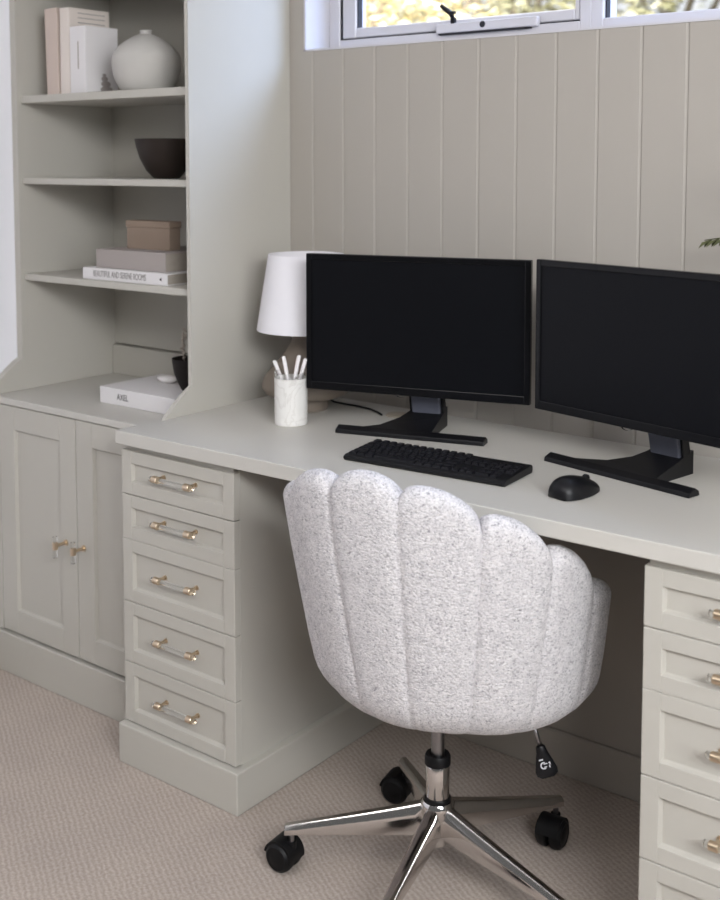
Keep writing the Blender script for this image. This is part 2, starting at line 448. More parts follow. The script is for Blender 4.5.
for zt, th in ((1.537, .020), (1.319, .017), (1.060, .017), (1.845, .020), (2.12, .020)):
    b = bmesh.new(); add_box(b, IN0, IN1, 1.890, 2.200, zt-th, zt, .0015); obj('shelf', bloc(b), M['paint'], bk)
b = bmesh.new(); add_box(b, IN0, IN1, 2.200, 2.215, .834, BT); obj('back_panel', bloc(b), M['paint'], bk)
b = bmesh.new(); add_box(b, IN0, IN1, 2.188, 2.215, CNT, .830, .002); obj('back_rail', bloc(b), M['paint'], bk)
b = bmesh.new(); add_box(b, BX0, BX1, BF, YB-.002, BT, BT+.02, .002); obj('top_panel', bloc(b), M['paint'], bk)

# ------------------------------------------------------------------ low cabinet under the bookcase
cab = tag(empty('base_cabinet', (-2.29, 2.0, 0)), 'low two-door greige cabinet below the bookcase', 'cabinet')
def cloc(b): bmesh.ops.translate(b, verts=b.verts, vec=-Vector(cab.location)); return b
CX0, CX1, CF = XL+.002, -1.985, 1.785
b = bmesh.new(); add_box(b, CX0, CX1, CF+.018, YB-.002, .10, CNT-.019); 
add_box(b, CX0, -2.588, CF, CF+.02, .113, CNT-.019, .001)
obj('carcass', cloc(b), M['paint'], cab)
b = bmesh.new(); add_box(b, CX0, CX1, CF-.007, YB-.002, 0, .1085, .002); obj('plinth', cloc(b), M['paint'], cab)
def shaker(x0, x1, z0, z1, y, fw, th=.018, rec=.009, fz=None):
    """framed front: four rails round a recessed panel, front face at y"""
    b = bmesh.new(); fz = fw if fz is None else fz
    add_box(b, x0, x0+fw, y, y+th, z0, z1, .0012); add_box(b, x1-fw, x1, y, y+th, z0, z1, .0012)
    add_box(b, x0+fw-.001, x1-fw+.001, y, y+th, z1-fz, z1, .0012); add_box(b, x0+fw-.001, x1-fw+.001, y, y+th, z0, z0+fz, .0012)
    # sloping moulding round the sunk panel
    t = bmesh.new(); i0, i1, j0, j1 = x0+fw-.0005, x1-fw+.0005, z0+fz-.0005, z1-fz+.0005; s = .004
    o_ = [(i0, y+.0008, j0), (i1, y+.0008, j0), (i1, y+.0008, j1), (i0, y+.0008, j1)]
    n_ = [(i0+s, y+rec, j0+s), (i1-s, y+rec, j0+s), (i1-s, y+rec, j1-s), (i0+s, y+rec, j1-s)]
    ov = [t.verts.new(p) for p in o_]; nv = [t.verts.new(p) for p in n_]
    for k in range(4): t.faces.new((ov[k], ov[(k+1) % 4], nv[(k+1) % 4], nv[k]))
    t.faces.new(nv)
    vm = {v: b.verts.new(v.co) for v in t.verts}
    for f in t.faces: b.faces.new([vm[v] for v in f.verts])
    t.free()
    add_box(b, x0+.002, x1-.002, y+rec+.001, y+th-.0005, z0+.002, z1-.002)
    return b
def t_knob(parent, off, x, y, z):
    """brass stem carrying a short upright clear bar"""
    b = bmesh.new(); add_rod(b, (x, y, z), (x, y-.004, z), .008, n=18); add_rod(b, (x, y-.003, z), (x, y-.030, z), .0042, n=14)
    add_rod(b, (x, y-.034, z-.009), (x, y-.034, z+.009), .0075, n=18, bev=.001)
    bmesh.ops.translate(b, verts=b.verts, vec=-off); k = obj('knob_stem', b, M['brass'], parent, smooth_angle=40); k['label'] = 'brass knob stem'
    b = bmesh.new(); add_rod(b, (x, y-.034, z-.030), (x, y-.034, z+.024), .0058, n=18, bev=.001)
    bmesh.ops.translate(b, verts=b.verts, vec=-off); k = obj('knob_bar', b, M['acrylic'], parent, smooth_angle=40); k['label'] = 'clear acrylic knob bar'
for (x0, x1, kx) in ((-2.585, -2.2725, -2.315), (-2.2695, -1.985, -2.245)):
    d = obj('door', cloc(shaker(x0, x1, .116, CNT-.021, CF, .062)), M['paint'], cab)
    t_knob(d, Vector(cab.location), kx, CF, .405)
ct = box_obj('counter', (XL+.001, -1.972, 1.783, YB-.001, CNT-.018, CNT-.0005), M['desk'], None, .0015)
tag(ct, 'thin greige counter slab on the two-door cabinet', 'counter')

# ------------------------------------------------------------------ drawer pedestals
def pedestal(x0, x1, label, dy):
    p = tag(empty('drawer_pedestal', ((x0+x1)/2, 1.95, 0)), label, 'drawers', 'five-drawer pedestals under the desk')
    off = Vector(p.location)
    def lc(b): bmesh.ops.translate(b, verts=b.verts, vec=-off); return b
    b = bmesh.new(); add_box(b, x0+.001, x1-.001, 1.692+dy, YB-.002, .09, DESK-.031, .001)
    add_box(b, x0+.006, x1-.006, 1.681+dy, 1.70+dy, DESK-.05, DESK-.031, .001); obj('carcass', lc(b), M['paint'], p)
    b = bmesh.new(); 
    poly = [(x0-.006, 1.658+dy), (x1+.018, 1.658+dy), (x1+.018, YB-.018), (x0-.006, YB-.018)] if x0 < -1.5 else [(x0-.006, 1.658+dy), (x1+.006, 1.658+dy), (x1+.006, YB-.018), (x0-.006, YB-.018)]
    add_prism(b, poly, 'z', 0, .092, bev=.003); obj('plinth', lc(b), M['paint'], p)
    for (z0, z1) in ((.6220, .721), (.5193, .6202), (.3762, .5187), (.2353, .3744), (.0950, .2335)):
        d = obj('drawer', lc(shaker(x0, x1, z0, z1, 1.674+dy, .032, fz=.029)), M['paint'], p)
        zc, xc = (z0+z1)/2+.004, (x0+x1)/2+.004
        for s in (-1, 1):
            hx = xc+s*.049
            b = bmesh.new()
            add_rod(b, (hx, 1.684+dy, zc), (hx, 1.680+dy, zc), .0055, n=16); add_rod(b, (hx, 1.679+dy, zc), (hx, 1.662+dy, zc), .0036, n=12)
            add_rod(b, (hx-.009, 1.658+dy, zc), (hx+.008, 1.658+dy, zc), 0.0078, n=20, bev=.0012)
            h = obj('handle_mount', lc(b), M['brass'], d, smooth_angle=40); h['label'] = 'brass handle mount'
        b = bmesh.new(); add_rod(b, (xc-.066, 1.658+dy, zc), (xc+.066, 1.658+dy, zc), .0056, n=18, bev=.001)
        h = obj('handle_bar', lc(b), M['acrylic'], d, smooth_angle=40); h['label'] = 'clear acrylic handle bar'
    return p
pedestal(-1.969, -1.622, 'greige five-drawer pedestal beside the low cabinet, left of the knee hole', 0)
pedestal(-.733, -.384, 'bright greige drawer pedestal right of the chair, cut by the picture edge', .016)

dk = bmesh.new()
add_prism(dk, [(-1.965, 1.653), (-.33, 1.678), (-.33, YB-.001), (-1.9515, YB-.001), (-1.9515, 1.783), (-1.965, 1.783)], 'z', DESK-.030, DESK, bev=.002)
tag(obj('desk_top', dk, M['desk']), 'long greige desk top spanning the two drawer pedestals', 'desk')

# ------------------------------------------------------------------ shelf items
def book(name, label, x0, x1, y0, y1, z0, z1, cover, lie, spine='front', tilt=0., group='books in the bookcase', over=.003):
    """hard-cover book; lie: stacked flat, spine towards -Y; else upright, spine towards -Y and the front board towards +X"""
    o = tag(empty(name, ((x0+x1)/2, (y0+y1)/2, z0)), label, 'book', group)
    off = Vector(o.location); c = .0028
    def lc(b): bmesh.ops.translate(b, verts=b.verts, vec=-off); return b
    b = bmesh.new()
    if lie:
        add_box(b, x0, x1, y0, y1, z0, z0+c, .0008); add_box(b, x0, x1, y0, y1, z1-c, z1, .0008)
        add_box(b, x0, x1, y0, y0+c, z0+c*.5, z1-c*.5, .0006)
        pg = (x0+over, x1-over, y0+c, y1-over, z0+c, z1-c)
    else:
        add_box(b, x0, x0+c, y0, y1, z0, z1, .0008); add_box(b, x1-c, x1, y0, y1, z0, z1, .0008)
        add_box(b, x0+c*.5, x1-c*.5, y0, y0+c, z0, z1, .0006)
        pg = (x0+c, x1-c, y0+c, y1-over, z0+over, z1-over)
    obj('cover', lc(b), cover, o)
    b = bmesh.new(); add_box(b, *pg); obj('page_block', lc(b), M['pages'], o)
    o.rotation_euler = (0, tilt, 0)
    return o
S1, S2, S3 = 1.5372, 1.3192, 1.0602
book('upright_book', 'peach book standing at the far left of the top shelf', -2.527, -2.478, 1.917, 2.07, S1+.0012, 1.763, M['peach'], False, tilt=-.03)
bb = book('upright_book', 'tall cream book behind the white book with a cover picture', -2.470, -2.432, 1.917, 2.05, S1, 1.760, M['cream'], False)
bc = book('upright_book', 'short white book with a stone picture, beside the round vase', -2.428, -2.366, 1.915, 2.022, S1, 1.709, M['whitebook'], False)
def on_x(o, x, b):   # shift a mesh built in world space under a thing
    bmesh.ops.translate(b, verts=b.verts, vec=-Vector(o.location)); return b
b = bmesh.new(); add_box(b, -2.4319, -2.4316, 1.945, 2.035, 1.722, 1.724); add_box(b, -2.4319, -2.4316, 1.945, 2.035, 1.735, 1.7365); add_box(b, -2.4319, -2.4316, 1.945, 2.035, 1.747, 1.7485)
obj('cover_lines', on_x(bb, 0, b), M['ink'], bb)
b = bmesh.new()                                    # printed picture: three stacked stones
for (yy, zz, ry, rz) in ((1.982, 1.548, .020, .010), (1.980, 1.563, .016, .008), (1.976, 1.576, .011, .007), (1.975, 1.586, .006, .004)):
    add_prism(b, [(yy+ry*math.cos(2*PI*k/18), zz+rz*math.sin(2*PI*k/18)) for k in range(18)], 'x', -2.3661, -2.3655)
obj('cover_picture', on_x(bc, 0, b), M['greybook'], bc)
b = bmesh.new(); add_box(b, -2.3965, -2.393, 1.9144, 1.9151, 1.60, 1.67); obj('spine_line', on_x(bc, 0, b), M['pages'], bc)

def vessel(name, label, cat, x, y, z, prof, m, n=56):
    b = bmesh.new(); add_lathe(b, prof, n, cap0=True, cap1=False)
    return tag(obj(name, b, m, None, (x, y, z), smooth_angle=50), label, cat)
def smooth_prof(p, k=4):
    out = []
    for i in range(len(p)-1):
        a, b_, c, d = p[max(i-1, 0)], p[i], p[i+1], p[min(i+2, len(p)-1)]
        for j in range(k):
            t = j/k
            f = lambda q: .5*((2*b_[q])+(-a[q]+c[q])*t+(2*a[q]-5*b_[q]+4*c[q]-d[q])*t*t+(-a[q]+3*b_[q]-3*c[q]+d[q])*t**3)
            out.append((max(f(0), 0), f(1)))
    return out+[p[-1]]
vb = [(.0, 0), (.058, 0), (.064, .003)] + smooth_prof([(.064, .003), (.078, .028), (.0855, .058), (.086, .076), (.0815, .094), (.067, .113), (.045, .129), (.026, .139), (.0155, .143)])[1:] + [(.0145, .146), (.0145, .150), (.0155, .1525), (.0125, .153), (.011, .146), (.011, .12), (.0, .118)]
vessel('round_vase', 'squat round pale grey vase with a tiny neck on the top shelf', 'vase', -2.204, 1.975, S1, vb, M['vase'])
bp_ = [(.0, 0), (.042, 0), (.047, .002), (.070, .020), (.092, .050), (.104, .078), (.109, .096), (.110, .099), (.107, .100), (.104, .094), (.098, .076), (.086, .050), (.062, .022), (.03, .012), (0, .010)]
bp_ = [(r_*.72, z_) for r_, z_ in bp_]
vessel('serving_bowl', 'dark brown conical bowl on the second shelf', 'bowl', -2.168, 2.005, S2, bp_, M['dark'])

wb = book('lying_book', 'thin white book with grey spine lettering under the thick grey book', -2.384, -2.066, 1.908, 2.13, S3, 1.0895, M['whitebook'], True, group='books in the bookcase')
FRX = Matrix.Rotation(PI/2, 4, 'X')
def spine_text(o, txt, size, x, y, z, m, sx=1., name='spine_lettering'):
    mt = Matrix.Translation(Vector((x, y, z))-Vector(o.location)) @ FRX @ Matrix.Scale(sx, 4, (1, 0, 0))
    return text_obj(name, txt, size, mt, m, o)
spine_text(wb, 'BEAUTIFUL AND SERENE ROOMS', .0225, -2.242, 1.9078, 1.0752, M['ink'], .6)
b = bmesh.new(); add_prism(b, [(-2.094, 1.075), (-2.086, 1.0705), (-2.086, 1.0795)], 'y', 1.9075, 1.9082); obj('spine_mark', on_x(wb, 0, b), M['darkink'], wb)
book('lying_book', 'thick grey cloth book lying beneath the tan box', -2.349, -2.089, 1.924, 2.12, 1.090, 1.138, M['greybook'], True)
bx = tag(empty('keepsake_box', (-2.216, 2.01, 1.138)), 'small tan lidded box on top of the grey book', 'box')
b = bmesh.new(); add_box(b, -.080, .080, -.028, .010, 0, .060, .0012); obj('box_body', b, M['tan'], bx)
b = bmesh.new(); add_box(b, -.0825, .0825, -.0305, .0125, .056, .073, .0015); obj('lid', b, M['tan'], bx)
lb = book('lying_book', 'large white book lying on the counter under the black pot', -2.314, -2.035, 1.900, 2.11, CNT, .787, M['whitebook'], True)
spine_text(lb, 'AXEL', .022, -2.227, 1.8998, .766, M['darkink'], .8)
# pebble, black pot, bead sprig
b = bmesh.new(); bmesh.ops.create_icosphere(b, subdivisions=3, radius=1)
for v in b.verts:
    n_ = 1+.14*noise.noise(v.co*1.7); v.co = Vector((v.co.x*.031*n_, v.co.y*.023*n_, v.co.z*.0105*n_))
for f in b.faces: f.smooth = True
tag(obj('pebble', b, M['stone'], None, (-2.205, 2.035, .7972)), 'smooth white pebble lying on the large white book', 'stone')
pp = [(.0, 0), (.020, 0), (.024, .003), (.036, .022), (.047, .046), (.052, .070), (.0535, .082), (.0515, .0825), (.048, .070), (.042, .045), (.028, .020), (0, .012)]
pp = [(r_*.8, z_) for r_, z_ in pp]
vessel('black_pot', 'small black pot on the large white book, half behind the bookcase side', 'pot', -2.090, 2.0, .787, pp, M['blackpot'])
sp = tag(empty('beaded_sprig', (-2.090, 2.0, .799)), 'thin beaded dried sprig standing in the black pot', 'dried plant')
b = bmesh.new(); stem = [(0, 0, .001), (-.012, -.002, .05), (-.018, -.004, .10), (-.012, -.004, .145)]
add_tube(b, stem, .0014, 6); obj('stem', b, M['bead'], sp)
b = bmesh.new(); r = random.Random(3)
for k in range(26):
    t = .45+.55*k/25; i = min(int(t*3), 2); u = t*3-i
    p = Vector(stem[i]).lerp(Vector(stem[i+1]), u)+Vector((r.uniform(-.005, .005), r.uniform(-.005, .005), 0))
    bb_ = bmesh.new(); bmesh.ops.create_icosphere(bb_, subdivisions=1, radius=r.uniform(.0028, .0042)); bmesh.ops.translate(bb_, verts=bb_.verts, vec=p); merge(b, bb_)
obj('beads', b, M['bead'], sp, smooth_angle=80)

# ------------------------------------------------------------------ table lamp
lm = tag(empty('table_lamp', (-1.774, 2.085, DESK)), 'table lamp with a white drum shade and round taupe base', 'lamp')
base = [(.0, 0), (.050, 0), (.052, .003), (.052, .026), (.066, .029)] + smooth_prof([(.066, .029), (.092, .036), (.105, .050), (.1065, .064), (.098, .083), (.082, .102), (.066, .120), (.050, .142), (.036, .165), (.024, .190)])[1:] + [(.0, .192)]
b = bmesh.new(); add_lathe(b, base, 56, cap0=True); obj('lamp_base', b, M['taupe'], lm, smooth_angle=50)
b = bmesh.new(); add_rod(b, (0, 0, .172), (0, 0, .225), .011, n=18); add_rod(b, (0, 0, .225), (0, 0, .262), .016, n=18)
for a in (0, 2*PI/3, 4*PI/3): add_tube(b, [(0, 0, .345), (.045*math.cos(a), .045*math.sin(a), .352), (.089*math.cos(a), .089*math.sin(a), .366)], .0015, 6)
add_rod(b, (0, 0, .24), (0, 0, .35), .003, n=8)
obj('lamp_holder', b, M['brass'], lm, smooth_angle=40)
b = bmesh.new(); add_lathe(b, [(.1190, .193), (.0905, .374), (.0885, .374), (.1170, .193)], 72, cap0=False, cap1=False)
t = [(.1205, .172)]
obj('lamp_shade', b, M['shade'], lm, smooth_angle=50)
b = bmesh.new(); add_lathe(b, [(.0, .0), (.018, .006), (.028, .03), (.024, .055), (.013, .075), (.0, .08)], 24, mtx=Matrix.Translation((0, 0, .255))); obj('bulb', b, M['stone'], lm, smooth_angle=60)

# ------------------------------------------------------------------ pen holder and pens
CXY = (-1.697, 1.94)
ph = tag(empty('pen_holder', (*CXY, DESK)), 'white marble pen cup with a clear rim, before the lamp', 'pen holder')
b = bmesh.new(); add_lathe(b, [(0, 0), (.0355, 0), (.0375, .002), (.0375, .107), (.0345, .107), (.0345, .012), (0, .012)], 56); obj('cup', b, M['marble'], ph, smooth_angle=40)
b = bmesh.new(); add_lathe(b, [(.0375, .107), (.0375, .119), (.0355, .119), (.0355, .107)], 56, cap0=False, cap1=False); k = obj('rim', b, M['acrylic'], ph, smooth_angle=40); k['label'] = 'clear acrylic rim'
pens = [((-1.752, .906), (.018, .004), 'leaning furthest towards the bookcase'), ((-1.724, .919), (.008, .010), 'standing nearly upright, second from the bookcase'),
        ((-1.676, .926), (-.014, -.004), 'with a pink clip, third from the bookcase'), ((-1.657, .920), (-.016, .010), 'leaning towards the monitor')]
for (tx, tz), (bx_, by_), d in pens:
    top = Vector((tx, 1.945, tz)); bot = Vector((CXY[0]+bx_*.7, CXY[1]+by_*.7, DESK+.0165))
    pn = tag(empty('pen', bot), 'white pen in the marble cup, '+d, 'pen', 'pens in the marble cup')
    v = top-bot; L_ = v.length; dirv = v.normalized()
    b = bmesh.new(); mtx, _ = along((0, 0, 0), v)
    add_lathe(b, [(.0015, 0), (.0042, .008), (.0042, L_-.0015), (.0035, L_)], 16, mtx=mtx); obj('barrel', b, M['pen'], pn, smooth_angle=40)
    b = bmesh.new(); add_box(b, -.001, .001, .004, .0055, L_-.038, L_-.004, .0004, mtx=mtx); obj('clip', b, M['penpink'] if 'pink' in d else M['pen'], pn)

# ------------------------------------------------------------------ monitors
def monitor(label, x, y, ang, w, h, ztop, nb, bx, by):
    """x, y: left front corner of the bezel; local X along the screen, local Y into the wall"""
    o = tag(empty('computer_monitor', (x, y, DESK), ang), label, 'monitor', 'pair of monitors on the desk')
    zt = ztop-DESK; zb = zt-h; T = .016; e = .0135
    b = bmesh.new()
    # bezel frame
    add_box(b, 0, e, 0, T, zb, zt, .002, 2); add_box(b, w-e, w, 0, T, zb, zt, .002, 2)
    add_box(b, e-.002, w-e+.002, 0, T, zt-e, zt, .002, 2); add_box(b, e-.002, w-e+.002, 0, T, zb, zb+.019, .002, 2)
    obj('bezel', b, M['bezel'], o)
    b = bmesh.new(); add_box(b, e-.003, w-e+.003, .003, .010, zb+.016, zt-e+.003); obj('screen', b, M['screen'], o)
    b = bmesh.new()
    add_box(b, .004, w-.004, .010, .028, zb+.004, zt-.004, .006, 2)
    add_prism(b, [(.027, zb+.03), (.027, zt-.04), (.044, zt-.09), (.048, zb+.09), (.040, zb+.03)], 'x', w*.2, w*.8, bev=.004)
    obj('back_shell', b, M['black'], o)
    c = w/2
    b = bmesh.new(); add_prism(b, [(c+.012*math.cos(PI+PI*k/10)-.03, zb+.001+.0065*math.sin(PI+PI*k/10)) for k in range(11)], 'y', .004, .010)
    k = obj('power_light', b, M['acrylic'], o); k['label'] = 'clear power light tab under the bezel'
    # neck
    b = bmesh.new()
    add_prism(b, [(.056+nb, .012), (.078+nb, .012), (.064, zb+.10), (.040, zb+.10)], 'x', c-.030, c+.036, bev=.003)
    obj('stand_neck', b, M['satin'], o)
    b = bmesh.new(); 
    add_prism(b, [(.060+nb, .010), (.084+nb, .010), (.080+nb, .03), (.072, zb+.10), (.060, zb+.10)], 'x', c+.0365, c+.042, bev=.002)
    add_prism(b, [(.0785+nb, .010), (.086+nb, .010), (.082+nb, .03), (.0695, zb+.10), (.064, zb+.10)], 'x', c-.042, c+.042, bev=.001)
    obj('neck_cover', b, M['black'], o)
    # foot: long front bar with a swept wedge back to the neck
    b = bmesh.new()
    add_prism(b, [(by-.046, 0), (by-.012, 0), (by-.014, .009), (by-.026, .016), (by-.044, .009)], 'x', c+bx-.168, c+bx+.168, bev=.0018)
    obj('foot_bar', b, M['black'], o)
    b = bmesh.new()
    pl = [(c+.045, by-.024), (c+.043, nb+.04), (c+.042, nb+.088), (c-.036, nb+.088), (c-.037, nb+.055), (c-.05, nb+.022), (c-.085, by+.004), (c+bx-.125, by-.024)]
    t = bmesh.new(); lo = [t.verts.new((px, py, .0)) for px, py in pl]
    hi = [t.verts.new((px, py, .012+max(0, (py))*.28)) for px, py in pl]
    t.faces.new(lo); t.faces.new(hi)
    for k in range(len(pl)): t.faces.new((lo[k], lo[(k+1) % len(pl)], hi[(k+1) % len(pl)], hi[k]))
    merge(b, t); obj('foot_wedge', b, M['black'], o)
    return o
monitor('black monitor in front of the lamp, its screen off', -1.656, 1.945, math.radians(16.6), .510, .305, 1.158, .026, 0, .004)
monitor('black monitor behind the mouse, turned inward, cut by the picture edge', -1.128, 2.040, math.radians(-12.5), .510, .305, 1.166, .030, -.035, .016)

# cable and grommet
b = bmesh.new()
cp = [(-1.80, 2.200, DESK+.0026), (-1.762, 2.175, DESK+.0026), (-1.72, 2.172, DESK+.0026), (-1.682, 2.172, DESK+.0026), (-1.64, 2.163, DESK+.0026), (-1.605, 2.146, DESK+.0026), (-1.582, 2.130, DESK+.0026)]
add_tube(b, [p for p in cp], .0025, 8); tag(obj('power_cable', b, M['cable']), 'black cable lying on the desk behind the first monitor', 'cable')
b = bmesh.new(); add_lathe(b, [(0, 0), (.027, 0), (.027, .0025), (.024, .004), (0, .004)], 40)
tag(obj('cable_grommet', b, M['grommet'], None, (-1.555, 2.155, DESK), smooth_angle=40), 'round beige cable grommet in the desk top', 'grommet')

# ------------------------------------------------------------------ keyboard
KW, KD = .356, .124
kb = tag(empty('keyboard', (-1.231, 1.836, DESK), math.radians(4.2)), 'black full-size keyboard between the chair and the monitors', 'keyboard')
b = bmesh.new()
add_prism(b, [(-KD/2, .003), (-KD/2+.004, .0), (KD/2-.004, .0), (KD/2, .004), (KD/2, .013), (KD/2-.006, .017), (-KD/2+.008, .012), (-KD/2, .009)], 'x', -KW/2, KW/2, bev=.002)
obj('case', b, M['black'], kb)
u = .01535; x0 = -KW/2+.0055; kmesh = {}
def slope(y): return .012+(y+KD/2-.008)/(KD-.014)*.005
def key(x, row, w):
    """x in key units from the left, row 0 at the back"""
    cx, cy = x0+(x+w/2)*u, KD/2-.0175-row*.0172-(.0025 if row else -.002)
    if w not in kmesh:
        t = bmesh.new(); hw, hd = (w*u-.0022)/2, .0075
        lo = [t.verts.new(p) for p in ((-hw, -hd, -.001), (hw, -hd, -.001), (hw, hd, -.001), (-hw, hd, -.001))]
        hi = [t.verts.new(p) for p in ((-hw+.0014, -hd+.0014, .0042), (hw-.0014, -hd+.0014, .0042), (hw-.0014, hd-.0018, .0042), (-hw+.0014, hd-.0018, .0042))]
        t.faces.new(list(reversed(lo))); t.faces.new(hi)
        for k in range(4): t.faces.new((lo[k], lo[(k+1) % 4], hi[(k+1) % 4], hi[k]))
        me = bpy.data.meshes.new('key'); t.to_mesh(me); t.free(); me.materials.append(M['key']); kmesh[w] = me
    o = bpy.data.objects.new('key', kmesh[w]); COL.objects.link(o); o.parent = kb
    o.location = (cx, cy, slope(cy)); o.rotation_euler = (math.atan(.005/(KD-.014)), 0, 0)
for k in range(13): key(k*1.14+(.0 if k == 0 else .18), 0, 1)
for k in range(13): key(k, 1, 1)
key(13, 1, 2); key(0, 2, 1.5); key(13.5, 2, 1.5); key(0, 3, 1.75); key(12.75, 3, 2.25); key(0, 4, 2.25); key(12.25, 4, 2.75)
for k in range(12): key(1.5+k, 2, 1)
for k in range(11): key(1.75+k, 3, 1)
for k in range(10): key(2.25+k, 4, 1)
for k in range(3): key(k*1.25, 5, 1.25)
key(3.75, 5, 6.25)
for k in range(4): key(10+k*1.25, 5, 1.25)
for row in (1, 2):
    for k in range(3): key(15.25+k, row, 1)
key(16.25, 4, 1)
for k in range(3): key(15.25+k, 5, 1)
for row in (1, 2, 3, 4):
    for k in range(4): key(18.45+k, row, 1) if not (row == 4 and k == 3) else None
key(18.45, 5, 2); key(20.45, 5, 1)

# ------------------------------------------------------------------ mouse
ms = tag(empty('computer_mouse', (-.927, 1.832, DESK), math.radians(-14)), 'black mouse on the desk to the right of the keyboard', 'mouse')
b = bmesh.new(); NU, NV = 28, 12; rows = []
for i in range(NU+1):
    t = i/NU; yy = -.056+.112*t
    wx = .0345*math.sqrt(max(0, 1-(2*t-1)**2))**.75*(1.08-.42*t); hz = .039*math.sqrt(max(0, 1-(2*t-1)**2))**.8*(1.16-.62*t)
    if i in (0, NU): rows.append([b.verts.new((0, yy, .004))]); continue
    rows.append([b.verts.new((wx*math.cos(PI*k/NV)*(1.04 if math.cos(PI*k/NV) < 0 else 1), yy, .001+hz*abs(math.sin(PI*k/NV))**.75)) for k in range(NV+1)])
for a, c in zip(rows, rows[1:]):
    if len(a) == 1: [b.faces.new((a[0], c[k+1], c[k])) for k in range(NV)]; b.faces.new((a[0], c[0], c[NV]))
    elif len(c) == 1: [b.faces.new((a[k], a[k+1], c[0])) for k in range(NV)]; b.faces.new((a[NV], a[0], c[0]))
    else:
        for k in range(NV): b.faces.new((a[k], a[k+1], c[k+1], c[k]))
        b.faces.new((a[NV], a[0], c[0], c[NV]))
bmesh.ops.recalc_face_normals(b, faces=b.faces)
obj('shell', b, M['black'], ms, smooth_angle=60)
b = bmesh.new(); add_rod(b, (-.004, .026, .0245), (.004, .026, .0245), .0075, n=20, bev=.001); obj('scroll_wheel', b, M['rubberw'], ms, smooth_angle=40)
b = bmesh.new(); add_box(b, -.030, -.024, -.012, .016, .014, .022, .002, 2); obj('side_button', b, M['satin'], ms)

# ------------------------------------------------------------------ fern (its pot stands beyond the picture edge)
fn = tag(empty('potted_fern', (-.47, 2.10, DESK)), 'green fern whose frond tip shows above the monitor at the picture edge', 'plant')
b = bmesh.new(); add_lathe(b, [(0, 0), (.045, 0), (.06, .10), (.063, .12), (.058, .12), (.054, .10), (0, .09)], 36); obj('pot', b, M['vase'], fn, smooth_angle=40)
def frond(pts):
    b = bmesh.new(); add_tube(b, pts, [.003, .0026, .002, .0016, .001][:len(pts)], 6)
    P_ = [Vector(p) for p in pts]
    for s in range(len(P_)-1):
        for j in range(5):
            t = j/5; p = P_[s].lerp(P_[s+1], t); d = (P_[s+1]-P_[s]).normalized()
            if s == 0 and t < .5: continue
            side = d.cross(Vector((0, 0, 1))).normalized(); fall = 1-.45*(s+t)/(len(P_)-1)
            for sg in (-1, 1):
                L_ = .055*fall; tip = p+(side*sg*.5+d*.75+Vector((0, 0, -.5))).normalized()*L_
                w = d*.0065
                m_ = (p+tip)/2+Vector((0, 0, .004))
                vs = [b.verts.new(q) for q in (p, m_+w, tip, m_-w)]; b.faces.new(vs)
    return b
for k, (dx, dy, hz_) in enumerate(((-.336, .005, .446), (.28, -.02, .50), (-.10, -.20, .52), (.12, .08, .56), (-.2, -.1, .60), (.2, -.15, .45))):
    obj('frond', frond([(0, 0, .09), (dx*.18, dy*.2, hz_*.72), (dx*.45, dy*.5, hz_*1.02), (dx*.78, dy*.8, hz_*1.03), (dx, dy, hz_)]), M['fern'], fn)

# ------------------------------------------------------------------ office chair
CC = Vector((-1.154, 1.732, 0))
ch = tag(empty('office_chair', CC, math.radians(6)), 'white boucle scallop-back swivel chair tucked under the desk', 'chair')
A, Y0 = .299, .022
STEP = math.radians(27.5)
VAL = [.816, .772, .700, .606, .550]            # valley heights at 0.5, 1.5 ... lobes from the middle
DOM = [.040, .040, .040, .046, .030]
END = 4.28                                       # arms end at this lobe coordinate
def path(q, s=1.):
    """q in lobes from the middle of the back; returns the ring point and outward normal in plan"""
    th = math.copysign(math.radians(25*min(abs(q), .5)+27.2*max(0, abs(q)-.5)), q); a = A*s; sg = 1 if th >= 0 else -1; at = abs(th)
    if at <= PI/2: return Vector((a*math.sin(th), Y0-a*math.cos(th), 0)), Vector((math.sin(th), -math.cos(th), 0))
    return Vector((sg*a, Y0+A*(at-PI/2)*(.6+.4*s), 0)), Vector((sg, 0, 0))
def ztop(q):
    a = abs(q); i = int(a+.5); f = a-i
    if i > 4: i, f = 4, min(f+1, .5)
    vr = VAL[i]; vl = VAL[i-1] if i else VAL[0]
    v = vl+(vr-vl)*(f+.5)
    return v+DOM[i]*math.sqrt(max(0, 1-(2*f)**2)), f
ZB = .366
def wall_s(z, q):
    k = .255-.135*min(1, max(0, (abs(q)-1.6)/2.))
    return 1.02-k*(max(0, (.84-z))/.40)**1.25
b = bmesh.new(); NQ = 26*9; cols = []; T = .052
ulist = [1-(1-i/9)**1.0 for i in range(9)]
